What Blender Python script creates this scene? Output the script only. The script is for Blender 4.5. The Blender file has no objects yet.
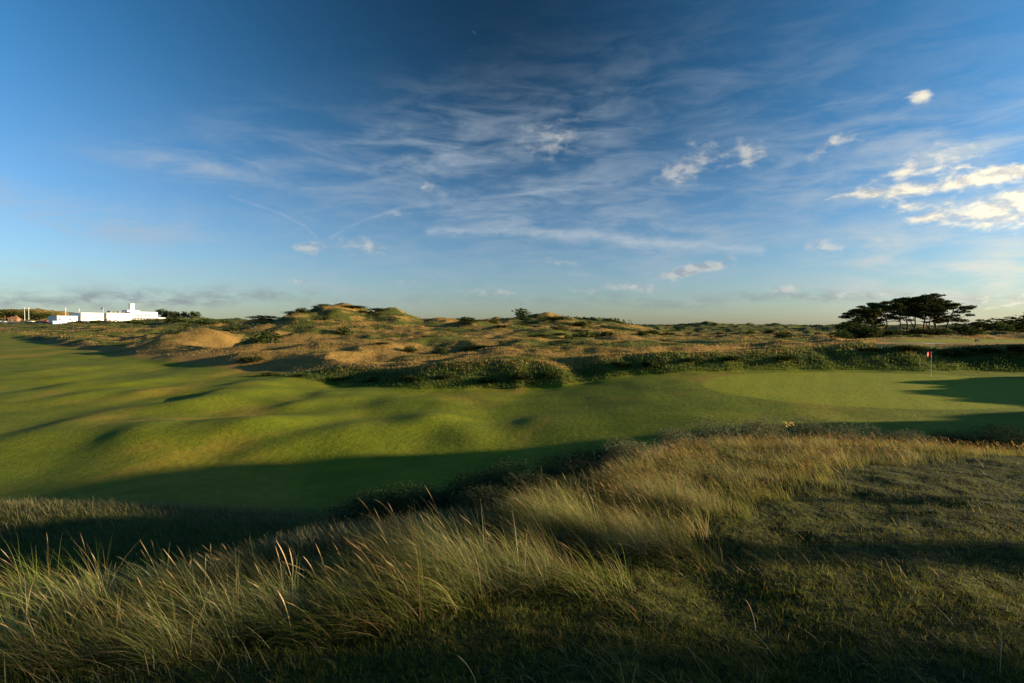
import bpy, math, random
import numpy as np
from mathutils import Vector, Matrix
random.seed(7)
rng = np.random.default_rng(11)
EYE = 6.2                      # eye height above the datum, metres
PITCH = math.radians(-1.46)
FPX = 1024*20/36.0
SUN_AZ, SUN_EL = math.radians(94), math.radians(9)
SC = bpy.context.scene
COL = SC.collection

# ------------------------------------------------------------------ noise
def _hash(ix, iy, s):
    n = (ix.astype(np.int64)*374761393 + iy.astype(np.int64)*668265263 + s*1442695041) & 0xffffffff
    n = ((n ^ (n >> 13))*1274126177) & 0xffffffff
    n = (n ^ (n >> 16)) & 0xffffffff
    return n/4294967295.0
def noise(x, y, s=0):
    ix = np.floor(x); iy = np.floor(y); fx = x-ix; fy = y-iy
    a = lambda i, j: _hash(ix+i, iy+j, s)*6.2831853
    def g(i, j):
        t = a(i, j); return np.cos(t)*(fx-i)+np.sin(t)*(fy-j)
    u = fx*fx*fx*(fx*(fx*6-15)+10); v = fy*fy*fy*(fy*(fy*6-15)+10)
    return ((g(0,0)*(1-u)+g(1,0)*u)*(1-v)+(g(0,1)*(1-u)+g(1,1)*u)*v)*1.45
def fbm(x, y, s=0, o=4, gain=.5):
    r = 0; a = 1; n = 0
    for i in range(o):
        r = r+noise(x, y, s+i*17)*a; n += a; a *= gain; x = x*2.03+3.1; y = y*2.03-1.7
    return r/n
def sst(a, b, x):
    t = np.clip((x-a)/(b-a), 0, 1); return t*t*(3-2*t)
def smax(a, b, k):
    h = np.clip(.5+.5*(a-b)/k, 0, 1); return b*(1-h)+a*h+k*h*(1-h)

# ------------------------------------------------------------------ where a point of the view lies on the land
def ray(px, py):
    a = (px-512)/FPX; b = (341.5-py)/FPX
    dy = math.cos(PITCH)-b*math.sin(PITCH); dz = math.sin(PITCH)+b*math.cos(PITCH)
    return a/dy, dz/dy
def PX(px, py, Y):
    a, h = ray(px, py); return a*Y, h*Y          # x, height relative to the eye

# ------------------------------------------------------------------ land
PU = np.array([-3,-.9,-.7,-.5,-.3,0,.15,.3,.5,.6,.7,.9,3])
PY = np.log(np.array([50,56,75,100,150,220,350,600,3500.]))
PT = np.array([
 [-6,-5.9,-5.6,-5,-3.6,-1.5,1.8,7,10],
 [-6,-5.9,-5.6,-4.9,-3.2,-1.2,1.8,6,10],
 [-5.9,-5.9,-5.6,-4.8,-3.2,-.8,1.4,4,6],
 [-5.7,-5.5,-5.2,-4.3,-1.9,-.4,.6,1,1],
 [-5.0,-4.9,-4.5,-2.8,-.4,.3,.8,1,1],
 [-3.6,-3.5,-3.1,-2.3,-.9,-.2,0,0,0],
 [-3.2,-3.0,-2.9,-2.7,-1.9,-1.2,-.8,-.8,-.6],
 [-2.8,-2.65,-3.0,-3.35,-3.4,-2.8,-2,-1,-.6],
 [-2.4,-2.35,-2.8,-3.3,-3.4,-2.8,-2,-1,0],
 [-2.1,-2.05,-2.4,-2.9,-2.7,-2.4,-2,-1,0],
 [-2.0,-1.98,-1.95,-2.1,-2,-1.4,-1,0,0],
 [-2.0,-1.98,-1.95,-2.1,-2,-1.2,-1,0,0],
 [-2.05,-2.0,-2.1,-2,-1.6,-1.2,-1,0,0]], float)
def plateau(u, Y):
    l = np.log(np.clip(Y, 50, 3400))
    i = np.clip(np.searchsorted(PU, u)-1, 0, len(PU)-2); j = np.clip(np.searchsorted(PY, l)-1, 0, len(PY)-2)
    s = np.clip((u-PU[i])/(PU[i+1]-PU[i]), 0, 1); t = np.clip((l-PY[j])/(PY[j+1]-PY[j]), 0, 1)
    s = s*s*(3-2*s); t = t*t*(3-2*t)*.5+t*.5
    return (PT[i,j]*(1-s)+PT[i+1,j]*s)*(1-t)+(PT[i,j+1]*(1-s)+PT[i+1,j+1]*s)*t
def bank_y(u):
    return np.interp(u, [-3,-.88,-.80,-.74,-.66,-.58,-.50,-.42,-.3,-.16,.09,.13,.18,.37,.52,.74,1,3],
                        [190,165,128,110,94,85,76,68,58,54,53,54,54,54,55.5,54.5,52,50])
# px, py of the top, distance, half width in px, depth in m
DUNES = [(345,303.5,165,46,20),(392,307,168,44,20),(440,318,165,50,18),(305,316,150,40,16),(262,320,152,45,15),(222,324,150,45,13),
 (318,330,120,60,9),(400,334,115,60,8),(470,322,150,38,16),(505,326,135,40,12),(540,331,118,40,8),(446,338,95,55,6),(350,342,92,70,6),(270,343,95,60,6),
 (200,328,118,42,10),(168,338,104,44,7),(150,346,88,62,6),(88,353,76,26,5),(230,349,82,70,5),
 (545,314.5,240,56,26),(590,322,260,40,24),(500,317,230,44,22),(620,326,210,34,16),(580,330,160,38,12),(560,338,120,30,8),
 (655,330,300,36,24),(705,323,380,40,30),(745,325,400,44,28),(790,327,420,60,28),(845,328,400,50,30),(690,334,260,44,16),(760,334,280,56,18),(660,339,170,30,9),(730,339,190,40,9),(800,338,200,50,9),
 (30,309,520,60,60),(-40,308,520,80,60),(190,318,380,46,30),(235,318,330,46,26),(120,321.5,390,70,30),
 (850,343,80,34,6),(815,341,104,36,6),(1000,333,135,60,9),(930,337,112,50,5)]
_D = []
for px, py, Y, hw, dp in DUNES:
    x, h = PX(px, py, Y); _D.append((x, Y, h, hw*Y/FPX, dp))
EDX = [-60,-30,-12,-5,-3,-1.9,-.6,1,2.6,4,7,9.5,12,16,30,60]
EDY = [3,3.2,4.0,4.7,5.0,5.2,5.8,7.4,10.0,11.6,12.1,11.6,11.2,11,12,12]
RYY = [-60,-30,-4,2,8,11,14,19,23,26,30,36,43,47,51,60]
RYH = [2,3.6,3.6,3.6,3.2,5.6,5.8,5.2,3.4,.9,-.6,-.2,-.8,-1.9,-4.0,-5]
MOUNDS = [(250,391,-.2,3.4,9,.75),(190,405,.15,3,8,.6),(330,398,-.1,3.2,7,.55),(405,402,0,3.2,5,.65),(428,417,0,2.6,4,.55),(300,420,.3,3,5,.5),(120,383,.1,4,8,.55),
          (60,372,0,4,9,.5),(60,430,.3,4,5,.45),(180,440,.2,4,5,.45),(470,395,0,3,5,.4),(360,432,.1,4,4,.5),(300,380,0,4,8,.45),(420,385,.2,4,5,.35),(230,425,.2,2.6,4,.4),(20,400,0,5,8,.4),(560,425,.1,3,3,.3)]
_r = random.Random(31)
for i in range(40):
    MOUNDS.append((_r.uniform(60, 470), _r.uniform(378, 445), _r.uniform(-.2, .3), _r.uniform(1.3, 2.3), _r.uniform(2, 4.5), _r.uniform(.14, .30)))
_M = []
for px, py, sh, sx, sy, a in MOUNDS:
    _, k = ray(px, py); Y = 5.75/-k; _M.append((ray(px, py)[0]*Y, Y, sh, sx, sy, a))
GREEN_C = (28.8, 42.8)
def green_r(x, y):
    dx = (x-GREEN_C[0]); dy = (y-GREEN_C[1])
    th = np.arctan2(dy, dx); R = 1+.07*np.sin(2*th+.6)+.05*np.sin(3*th+2)
    return np.sqrt((dx/14.5)**2+(dy/11.3)**2)/R
def height(x, y, parts=False):
    x = np.asarray(x, float); y = np.asarray(y, float)
    yc = np.maximum(y, 8); u = np.clip(x/yc, -3, 3)
    # fairway floor
    F = np.interp(y, [-50,10,25,50,60,80,120,170,300], [-6.1,-6.1,-6.25,-6.0,-5.9,-5.6,-4.5,-3.2,-1])
    gx = sst(-5, 17, x+ (42-y)*.12)
    F = F*(1-gx)+(-4.62+np.clip(y-30, -6, 30)*.014)*gx
    wf = sst(14, 24, y)*(1-sst(90, 150, y))
    ing = sst(.9, 1.25, green_r(x, y))
    mm = np.zeros_like(x)
    for mx, my, sh, sx, sy, a in _M:
        dy_ = y-my; dx_ = x-mx-sh*dy_
        mm = mm+.72*a*np.exp(-(dx_/sx)**2-(dy_/sy)**2)
    F = F+wf*ing*(mm*(1-gx*.6)+.34*fbm(x/11+7, y/26, 5, 3)*(1-.4*gx))+.1*fbm(x/6, y/9, 9, 2)*ing*wf
    # bank and dunes
    by = bank_y(u)+1.6*fbm(x/7, y/30, 31, 3)
    # little gully through the bank
    g0 = np.exp(-((x-7.4+(y-54)*.5)/2.4)**2)*np.exp(-((y-54)/5)**2)
    left_w = 1-sst(-.45, -.10, u)
    t = sst(-1.5-5*left_w, 5.2+12*left_w, y-by)
    Pl = plateau(u, yc)
    dz = sst(0, 14, y-by)
    calm = (1-np.exp(-((y-69)/18)**8)*sst(.60, .68, u))*(1-.6*sst(-.2,-.45,u)*0-.6*(1-sst(-.5,-.3,u))*(1-sst(85,115,y)))           # the raised tee lawn is level
    calm = calm*(1-np.exp(-((y-105)/22)**2)*sst(.2, .3, u)*(1-sst(.52, .6, u)))*(1-sst(-.86,-.80,-u)*0)
    leftc = sst(-.92, -.78, u)+(1-sst(-.92, -.78, u))*sst(170, 200, y)*.6
    rid = 1-np.abs(fbm(x/21, y/17, 51, 4))*2.6
    rid2 = fbm(x/8, y/6.5, 61, 3)
    far = 1+np.clip((y-120)/180, 0, 2)
    N = (rid-.55)*1.0*far+rid2*.5*np.minimum(far, 1.6)
    D = Pl.copy()
    for dx0, dy0, hh, wx, wy in _D:
        q = ((x-dx0)/wx)**2+((y-dy0)/wy)**2
        c = Pl+(hh-Pl)*np.exp(-q**.85)
        D = smax(D, np.where(q < 9, c, Pl), .25)
    D = D+(N+1.5*fbm(x/34, y/30, 57, 2)*far)*dz*calm*leftc*.8
    D = D+.22*rid2*t*calm
    D = D-(D+5.4)*g0*.5
    G = F*(1-t)+np.maximum(D, F)*t
    # out of view at right: ridge and hump shaped to shade fairway and bank
    rh = np.interp(y, RYY, RYH)+1.0*fbm(x/4, y/2.5, 77, 4)*sst(14, 24, y)
    rr = np.exp(-(np.maximum(0, 55-x)/4.2)**2)*np.where(x > 55, np.exp(-((x-55)/16)**2), 1)*(1-sst(50, 54, y))
    G = G+np.maximum(rh-G, 0)*rr
    G = G+np.maximum(1.9-G, 0)*np.exp(-((x-66)/6)**2-((y-55.6)/2.3)**2)
    # the hill under the camera
    ye = np.interp(x, EDX, EDY)+.5*fbm(x/3, y*0+2, 41, 3)
    d = y-ye
    HT = -1.78-.052*np.clip(y, 0, 14)-.05*np.clip(-x, 0, 8)-.02*np.clip(x-8,0,30)+.10*fbm(x/2.2, y/2.2, 21, 3)+.055*fbm(x*1.6, y*2, 23, 3)
    HT = HT+np.maximum(0, .75+1.75)*np.exp(-((x-17)/4.2)**2-(np.maximum(0, y-.4)/2.6)**2)*sst(-14, -6, y)  # unseen hump at the right, raised to throw shade over the near ground
    sl = np.interp(x, [-9, -5, -2.5, 4, 8], [.52, .40, .25, .22, .30])*np.interp(d, [0, 7, 12], [1, 1, 1.35])
    Hh = HT-sl*(np.sqrt(d*d+1.0)+d)/2*1.0+.16*fbm(x/2.5, y/2.5, 25, 3)*sst(-1, 3, d)
    H = smax(Hh, G, .7)
    # the low shaded ridge on the left below the hill
    lx, lh = PX(60, 511, 15.5)
    H = H+np.maximum(lh-H, 0)*np.exp(-((x-lx)/11)**2-((y-15.5+(x-lx)*.08)/2.4)**2)
    if parts: return H+EYE, dict(t=t, d=d, u=u, by=by, Hh=Hh, G=G, rr=rr, leftc=leftc, calm=calm)
    return H+EYE
def fringe(x, y, d):
    return np.exp(-((x-1.2-.1*d)/5.5)**4)*(1-sst(5.5, 8.5, d+1.2*fbm(x/2, y/2, 63, 3)))*sst(0, .8, d)
def gz(x, y): return float(height(np.array([x]), np.array([y]))[0])
def hit(px, py, y0=2.0, y1=900):
    """where the sight line through a point of the photo meets the land"""
    a, k = ray(px, py); Y = np.geomspace(y0, y1, 1500)
    z = height(a*Y, Y)-EYE; s = np.where(z > k*Y)[0]
    if len(s) == 0: return None
    return a*Y[s[0]], Y[s[0]]

# ------------------------------------------------------------------ mesh helpers
def mesh_np(name, V, Fq, cols=None, smooth=False, k=4):
    me = bpy.data.meshes.new(name)
    V = np.asarray(V, np.float32); Fq = np.asarray(Fq, np.int32)
    n = len(Fq)
    me.vertices.add(len(V)); me.vertices.foreach_set('co', V.ravel())
    me.loops.add(n*k); me.loops.foreach_set('vertex_index', Fq.ravel())
    me.polygons.add(n)
    me.polygons.foreach_set('loop_start', np.arange(0, n*k, k, dtype=np.int32))
    if smooth: me.polygons.foreach_set('use_smooth', np.ones(n, bool))
    if cols is not None:
        at = me.color_attributes.new('Col', 'FLOAT_COLOR', 'POINT')
        c = np.ones((len(V), 4), np.float32); c[:, :cols.shape[1]] = cols
        at.data.foreach_set('color', c.ravel())
    me.update(calc_edges=True); return me
def link(name, me, mats, parent=None, loc=None):
    o = bpy.data.objects.new(name, me); COL.objects.link(o)
    for m in (mats if isinstance(mats, (list, tuple)) else [mats]): me.materials.append(m) if me.materials.find(m.name) < 0 else None
    if parent: o.parent = parent
    if loc: o.location = loc
    return o
def tag(o, label=None, cat=None, group=None, kind=None):
    if label: o['label'] = label
    if cat: o['category'] = cat
    if group: o['group'] = group
    if kind: o['kind'] = kind
    return o
def empty(name, loc, rz=0):
    e = bpy.data.objects.new(name, None); COL.objects.link(e); e.location = loc; e.rotation_euler = (0, 0, rz); e.empty_display_size = .3; return e
class MB:
    def __init__(s): s.v = []; s.f = []
    def add(s, v, f):
        b = len(s.v); s.v += [tuple(p) for p in v]; s.f += [tuple(b+i for i in q) for q in f]; return s
    def box(s, x0, x1, y0, y1, z0, z1):
        return s.add([(x0,y0,z0),(x1,y0,z0),(x1,y1,z0),(x0,y1,z0),(x0,y0,z1),(x1,y0,z1),(x1,y1,z1),(x0,y1,z1)],
                     [(0,3,2,1),(4,5,6,7),(0,1,5,4),(1,2,6,5),(2,3,7,6),(3,0,4,7)])
    def tube(s, pts, rad, n=8, cap=True):
        pts = [Vector(p) for p in pts]; rings = []
        for i, p in enumerate(pts):
            a = pts[max(i-1, 0)]; b = pts[min(i+1, len(pts)-1)]; t = (b-a).normalized()
            r = t.orthogonal().normalized() if i == 0 else (rings[-1][1]-t*rings[-1][1].dot(t)).normalized()
            rings.append((p, r, t))
        b0 = len(s.v)
        for (p, r, t), R in zip(rings, rad):
            q = t.cross(r)
            for k in range(n):
                an = 2*math.pi*k/n; s.v.append(tuple(p+(r*math.cos(an)+q*math.sin(an))*R))
        for i in range(len(pts)-1):
            for k in range(n):
                a = b0+i*n+k; b = b0+i*n+(k+1) % n; s.f.append((a, b, b+n, a+n))
        if cap:
            s.f.append(tuple(b0+k for k in range(n))[::-1]); s.f.append(tuple(b0+(len(pts)-1)*n+k for k in range(n)))
        return s
    def prism(s, prof, y0, y1):          # profile in xz pushed along y
        n = len(prof)
        v = [(x, y0, z) for x, z in prof]+[(x, y1, z) for x, z in prof]
        return s.add(v, [tuple(range(n)), tuple(range(2*n-1, n-1, -1))]+[(i, i+n, (i+1) % n+n, (i+1) % n) for i in range(n)])
    def build(s, name, mat, parent=None, loc=None, smooth=False):
        me = bpy.data.meshes.new(name); me.from_pydata(s.v, [], s.f)
        if smooth: me.polygons.foreach_set('use_smooth', [True]*len(me.polygons))
        me.update(); return link(name, me, mat, parent, loc)

# ------------------------------------------------------------------ materials
def nmat(name):
    m = bpy.data.materials.new(name); m.use_nodes = True; nt = m.node_tree; nt.nodes.clear()
    return m, nt, nt.nodes.new('ShaderNodeOutputMaterial')
class NT:
    def __init__(s, nt): s.nt = nt
    def n(s, t, **kw):
        x = s.nt.nodes.new(t)
        for k, v in kw.items(): setattr(x, k, v)
        return x
    def put(s, sock, v):
        if hasattr(v, 'is_output') or isinstance(v, bpy.types.NodeSocket): s.nt.links.new(v, sock)
        else: sock.default_value = v
    def m(s, op, a, b=None, c=None, clamp=False):
        x = s.n('ShaderNodeMath', operation=op, use_clamp=clamp); s.put(x.inputs[0], a)
        if b is not None: s.put(x.inputs[1], b)
        if c is not None: s.put(x.inputs[2], c)
        return x.outputs[0]
    def mix(s, f, a, b, mode='MIX'):
        x = s.n('ShaderNodeMix', data_type='RGBA', blend_type=mode); s.put(x.inputs[0], f); s.put(x.inputs[6], a); s.put(x.inputs[7], b); return x.outputs[2]
    def ss(s, v, a, b, o0=0., o1=1.):
        x = s.n('ShaderNodeMapRange', interpolation_type='SMOOTHSTEP'); s.put(x.inputs[0], v)
        for i, q in enumerate((a, b, o0, o1)): s.put(x.inputs[i+1], q)
        return x.outputs[0]
    def noise(s, vec, scale, detail=4, rough=.5, dist=0.):
        x = s.n('ShaderNodeTexNoise'); s.put(x.inputs['Vector'], vec); x.inputs['Scale'].default_value = scale
        x.inputs['Detail'].default_value = detail; x.inputs['Roughness'].default_value = rough; x.inputs['Distortion'].default_value = dist
        return x.outputs[0]
    def mapv(s, vec, scale=(1,1,1), rot=(0,0,0), loc=(0,0,0)):
        x = s.n('ShaderNodeMapping'); s.put(x.inputs[0], vec); x.inputs['Scale'].default_value = scale; x.inputs['Rotation'].default_value = rot; x.inputs['Location'].default_value = loc
        return x.outputs[0]
def C4(c): return (c[0], c[1], c[2], 1)
def simple(name, col, rough=.7, metal=0, var=.15, scale=3., bump=0.):
    m, nt, out = nmat(name); N = NT(nt)
    tc = N.n('ShaderNodeTexCoord').outputs['Object']
    f = N.noise(tc, scale, 5, .6)
    c = N.mix(N.ss(f, .3, .7), C4([x*(1-var) for x in col]), C4([min(1, x*(1+var)) for x in col]))
    b = N.n('ShaderNodeBsdfPrincipled'); N.put(b.inputs['Base Color'], c); b.inputs['Roughness'].default_value = rough; b.inputs['Metallic'].default_value = metal
    if bump:
        bp = N.n('ShaderNodeBump'); bp.inputs['Strength'].default_value = bump; N.put(bp.inputs['Height'], f); N.put(b.inputs['Normal'], bp.outputs[0])
    nt.links.new(b.outputs[0], out.inputs[0]); return m
def leafmat(name, trans=.35, rough=.9):
    """blades and leaves: the colour of each blade comes from its own attribute"""
    m, nt, out = nmat(name); N = NT(nt)
    a = N.n('ShaderNodeVertexColor', layer_name='Col').outputs[0]
    d = N.n('ShaderNodeBsdfDiffuse'); N.put(d.inputs[0], a)
    t = N.n('ShaderNodeBsdfTranslucent'); N.put(t.inputs[0], a)
    mx = N.n('ShaderNodeMixShader'); mx.inputs[0].default_value = trans
    nt.links.new(d.outputs[0], mx.inputs[1]); nt.links.new(t.outputs[0], mx.inputs[2]); nt.links.new(mx.outputs[0], out.inputs[0])
    return m
M_BLADE = leafmat('grass_blades', .45); M_LEAF = leafmat('shrub_leaves', .22); M_NEEDLE = leafmat('pine_needles', .08)

def ground_mat():
    m, nt, out = nmat('land_turf'); N = NT(nt)
    at = N.n('ShaderNodeVertexColor', layer_name='Col')
    sp = N.n('ShaderNodeSeparateColor'); nt.links.new(at.outputs[0], sp.inputs[0])
    fw, gr, ro = sp.outputs[0], sp.outputs[1], sp.outputs[2]
    P = N.n('ShaderNodeNewGeometry').outputs['Position']
    nb = N.noise(P, .06, 4, .55); nm = N.noise(P, .35, 5, .6); ns = N.noise(P, 2.5, 5, .65); nf = N.noise(P, 14, 4, .6); nx = N.noise(P, 60, 3, .6)
    # rough: straw and green
    straw = N.mix(N.ss(ns, .35, .65), (.20,.115,.028,1), (.27,.17,.045,1))
    grn = N.mix(N.ss(nm, .35, .65), (.04,.05,.009,1), (.085,.09,.015,1))
    rough = N.mix(N.ss(N.m('ADD', N.m('MULTIPLY_ADD', nm, .6, N.m('MULTIPLY', ns, .4)), N.m('MULTIPLY', N.m('SUBTRACT', ro, .5), .8)), .40, .60), grn, straw)
    # fairway: mown, with dry tan patches
    f1 = N.mix(N.ss(nm, .3, .7), (.092,.116,.003,1), (.145,.158,.005,1))
    Ps = N.mapv(P, (1, .55, 1), (0, 0, .25))
    dry = N.ss(N.noise(Ps, .11, 5, .6, .6), .50, .68)
    f2 = N.mix(N.m('MULTIPLY', dry, .8), f1, (.26,.175,.02,1))
    f2 = N.mix(N.ss(ns, .35, .7, 0., .35), f2, (.065,.072,.004,1))
    g2 = N.mix(N.ss(nm, .3, .7), (.17,.19,.005,1), (.21,.215,.007,1))
    g2 = N.mix(N.ss(nf, .3, .7, 0., .25), g2, (.14,.15,.009,1))
    wv = N.n('ShaderNodeTexWave'); N.put(wv.inputs['Vector'], N.mapv(P, rot=(0, 0, .5))); wv.inputs['Scale'].default_value = .16; wv.inputs['Distortion'].default_value = .6
    g2 = N.mix(N.ss(wv.outputs[1], .35, .65, 0., .18), g2, (.12,.14,.006,1)); g2 = N.mix(N.ss(ns, .4, .75, 0., .3), g2, (.25,.2,.02,1))
    c = N.mix(fw, rough, f2); c = N.mix(gr, c, g2)
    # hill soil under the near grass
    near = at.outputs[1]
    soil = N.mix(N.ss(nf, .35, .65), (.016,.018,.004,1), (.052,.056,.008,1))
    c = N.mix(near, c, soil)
    b = N.n('ShaderNodeBsdfPrincipled'); N.put(b.inputs['Base Color'], c); b.inputs['Roughness'].default_value = .95
    b.inputs['Specular IOR Level'].default_value = .1
    h = N.m('ADD', N.m('MULTIPLY', nf, .02), N.m('MULTIPLY', nx, .008))
    h = N.m('ADD', h, N.m('MULTIPLY', ns, N.m('MULTIPLY_ADD', fw, -.15, .22)))
    bp = N.n('ShaderNodeBump'); bp.inputs['Strength'].default_value = .8; bp.inputs['Distance'].default_value = 1.; N.put(bp.inputs['Height'], h)
    nt.links.new(bp.outputs[0], b.inputs['Normal']); nt.links.new(b.outputs[0], out.inputs[0]); return m

# ------------------------------------------------------------------ the land mesh
def build_land():
    az = np.concatenate([np.arange(-180, -60, 1.5), np.arange(-60, -46, .5), np.arange(-46, 46, .17), np.arange(46, 70, .5), np.arange(70, 180.1, 1.5)])
    az[-1] = 180
    az = np.radians(az); r = np.geomspace(.4, 4000, 860)
    A, R = np.meshgrid(az, r); X = R*np.sin(A); Y = R*np.cos(A)
    Z, q = height(X, Y, True)
    nr, na = X.shape
    V = np.stack([X, Y, Z], -1).reshape(-1, 3)
    i = np.arange(nr-1)[:, None]*na+np.arange(na-1)[None]
    Fq = np.stack([i, i+1, i+na+1, i+na], -1).reshape(-1, 4)[:, ::-1]
    t, d, u = q['t'], q['d'], q['u']
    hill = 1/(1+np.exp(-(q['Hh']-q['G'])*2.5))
    fw = (1-sst(.02, .3, t+.10*fbm(X/2.5, Y/2.5, 3, 3)))
    strip = np.exp(-((Y-100)/15)**6)*sst(.22, .26, u)*(1-sst(.56, .6, u))
    tee = np.exp(-((Y-73)/10)**8)*sst(.655, .675, u+.02*np.sin(Y/4))*(Y > 61)
    lf = (1-sst(-.87, -.82, u+.05*fbm(X/15, Y/15, 8, 3)))*(1-sst(170, 200, Y))
    fw = np.clip(np.maximum.reduce([fw, strip, lf])*(1-hill), 0, 1)
    ridge_left = np.exp(-((Y-15.5)/3.6)**4)*(X < 0); fw = fw*(1-fringe(X, Y, d)); fw = fw*(1-ridge_left)*(1-sst(.1, .5, q['rr']))
    gr = (1-sst(.985, 1.0, green_r(X, Y)))*(Y > 20); gr = np.clip(np.maximum(gr, tee), 0, 1)
    # how strawy the rough is
    ro = .47+.95*fbm(X/15, Y/11, 91, 5)
    bankf = np.exp(-((t-.5)/.33)**4)*(Y < 75)
    ro = ro-.55*bankf+.5*np.exp(-((Y-q['by']-9)/4.5)**2)*(Y < 110)
    ro = ro-.35*sst(180, 320, Y)+.55*np.exp(-((u+.5)/.28)**2-((Y-88)/28)**2)
    ro = ro+.7*((u < -.5) & (Y > 385))
    ro = np.where((hill > .3) | (fringe(X, Y, d) > .2), .12, ro)-.3*ridge_left
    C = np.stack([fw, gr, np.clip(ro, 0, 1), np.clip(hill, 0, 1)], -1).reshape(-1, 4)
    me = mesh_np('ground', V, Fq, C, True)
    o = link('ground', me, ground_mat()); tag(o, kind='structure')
    return o
build_land()

# ------------------------------------------------------------------ blades
def blades(root, L, az, th0, bend, w, segs=4, col=None, tipcol=None, head=None, droop_pow=1.3):
    """curved tapering ribbons; returns V, F, C"""
    n = len(root); t = np.linspace(0, 1, segs+1)
    th = th0[:, None]+bend[:, None]*t[None]**droop_pow
    dl = (L/segs)[:, None]
    dh = np.sin(th)*dl; dv = np.cos(th)*dl
    hx = np.concatenate([np.zeros((n, 1)), np.cumsum(dh[:, :-1], 1)], 1)
    hz = np.concatenate([np.zeros((n, 1)), np.cumsum(dv[:, :-1], 1)], 1)
    ca, sa = np.cos(az), np.sin(az)
    cx = root[:, 0:1]+hx*ca[:, None]; cy = root[:, 1:2]+hx*sa[:, None]; cz = root[:, 2:3]+hz
    tw = rng.uniform(-.9, .9, n); wx = np.cos(az+np.pi/2+tw); wy = np.sin(az+np.pi/2+tw)
    prof = (1-t**1.6)*.92+.08
    if head is not None:
        hp = np.exp(-((t-.90)/.07)**2); prof = prof[None]*.6+hp[None]*head[:, None]
    else: prof = np.repeat(prof[None], n, 0)
    hw = w[:, None]*prof/2
    P0 = np.stack([cx-wx[:, None]*hw, cy-wy[:, None]*hw, cz], -1); P1 = np.stack([cx+wx[:, None]*hw, cy+wy[:, None]*hw, cz], -1)
    V = np.stack([P0, P1], 2).reshape(-1, 3)
    b = (np.arange(n)*(segs+1)*2)[:, None]+np.arange(segs)[None]*2
    F = np.stack([b, b+1, b+3, b+2], -1).reshape(-1, 4)
    if tipcol is None: tipcol = col
    tt = (t**1.2)[None, :, None]
    Cc = col[:, None, :]*(1-tt)+tipcol[:, None, :]*tt
    Cc = np.repeat(Cc, 2, 1).reshape(-1, 3)
    return V, F, Cc
def join(parts):
    V = []; F = []; Cc = []; b = 0
    for v, f, c in parts: V.append(v); F.append(f+b); Cc.append(c); b += len(v)
    return np.concatenate(V), np.concatenate(F), np.concatenate(Cc)
def pal(n, cols, wts=None, var=.2):
    cols = np.array(cols); k = rng.choice(len(cols), n, p=wts)
    return np.clip(cols[k]*(1+rng.normal(0, var, (n, 1)))*(1+rng.normal(0, var*.35, (n, 3))), .004, .6)
W = math.pi           # wind blows towards -x
INX = [-9,-5,-3.1,-1.15,1.1,3.2,6,9.2,16]; INY = [3.2,3.3,3.3,3.5,4.8,6.9,9.3,10.4,10.4]
def y_in(x): return np.interp(x, INX, INY)
def y_ed(x): return np.interp(x, EDX, EDY)
def stuff(name, parts, mat, label, cat):
    V, F, Cc = join(parts); o = link(name, mesh_np(name, V, F, Cc), mat); tag(o, label, cat, kind='stuff'); return o
GREENS = [(.085,.11,.025),(.13,.15,.04),(.06,.08,.02),(.20,.21,.08)]
STRAWS = [(.30,.20,.08),(.36,.26,.12),(.24,.15,.06),(.40,.31,.17)]

# marram in tussocks along the brow of the near hill
def tussock(cx, cy, n, L0, spread, cols, strawf=.25, headf=.05, wid=.0030, lean=1.0):
    a = rng.uniform(0, 2*np.pi, n); rr = spread*np.sqrt(rng.uniform(0, 1, n))
    x = cx+rr*np.cos(a); y = cy+rr*np.sin(a); z = height(x, y)-.02
    L = L0*rng.uniform(.45, 1.1, n)
    # outward splay plus wind
    vx = np.cos(a)*rr/spread*.55-lean*rng.uniform(.35, 1.1, n); vy = np.sin(a)*rr/spread*.5+rng.normal(0, .28, n)
    az = np.arctan2(vy, vx); mag = np.hypot(vx, vy)
    th0 = np.clip(.12+.6*mag+rng.normal(0, .2, n), 0, 1.35); bend = np.clip(.75+1.5*rng.uniform(0, 1, n)*mag, .4, 2.4)
    st = rng.uniform(0, 1, n) < strawf*rng.uniform(.2, 2.2)
    c0 = pal(n, cols, None, .2); c1 = pal(n, STRAWS, None, .15); col = np.where(st[:, None], c1, c0)*rng.uniform(.5, 1.45)
    tip = np.clip(col*1.25+np.array([.05, .03, .0]), 0, .6)
    out = [blades(np.stack([x, y, z], -1), L, az, th0, bend, wid*rng.uniform(.7, 1.4, n), 6, col, tip)]
    m = int(n*headf)
    if m:
        k = rng.choice(n, m); z2 = z[k]
        out.append(blades(np.stack([x[k], y[k], z2], -1), L[k]*1.15, az[k], th0[k]*.5, bend[k]*.55, np.full(m, .003), 9, pal(m, STRAWS, None, .1), pal(m, [(.46,.32,.16),(.38,.24,.11)], None, .12), head=np.full(m, 1.9)))
    return out
parts = []
N_T = 165
k = 0
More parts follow.
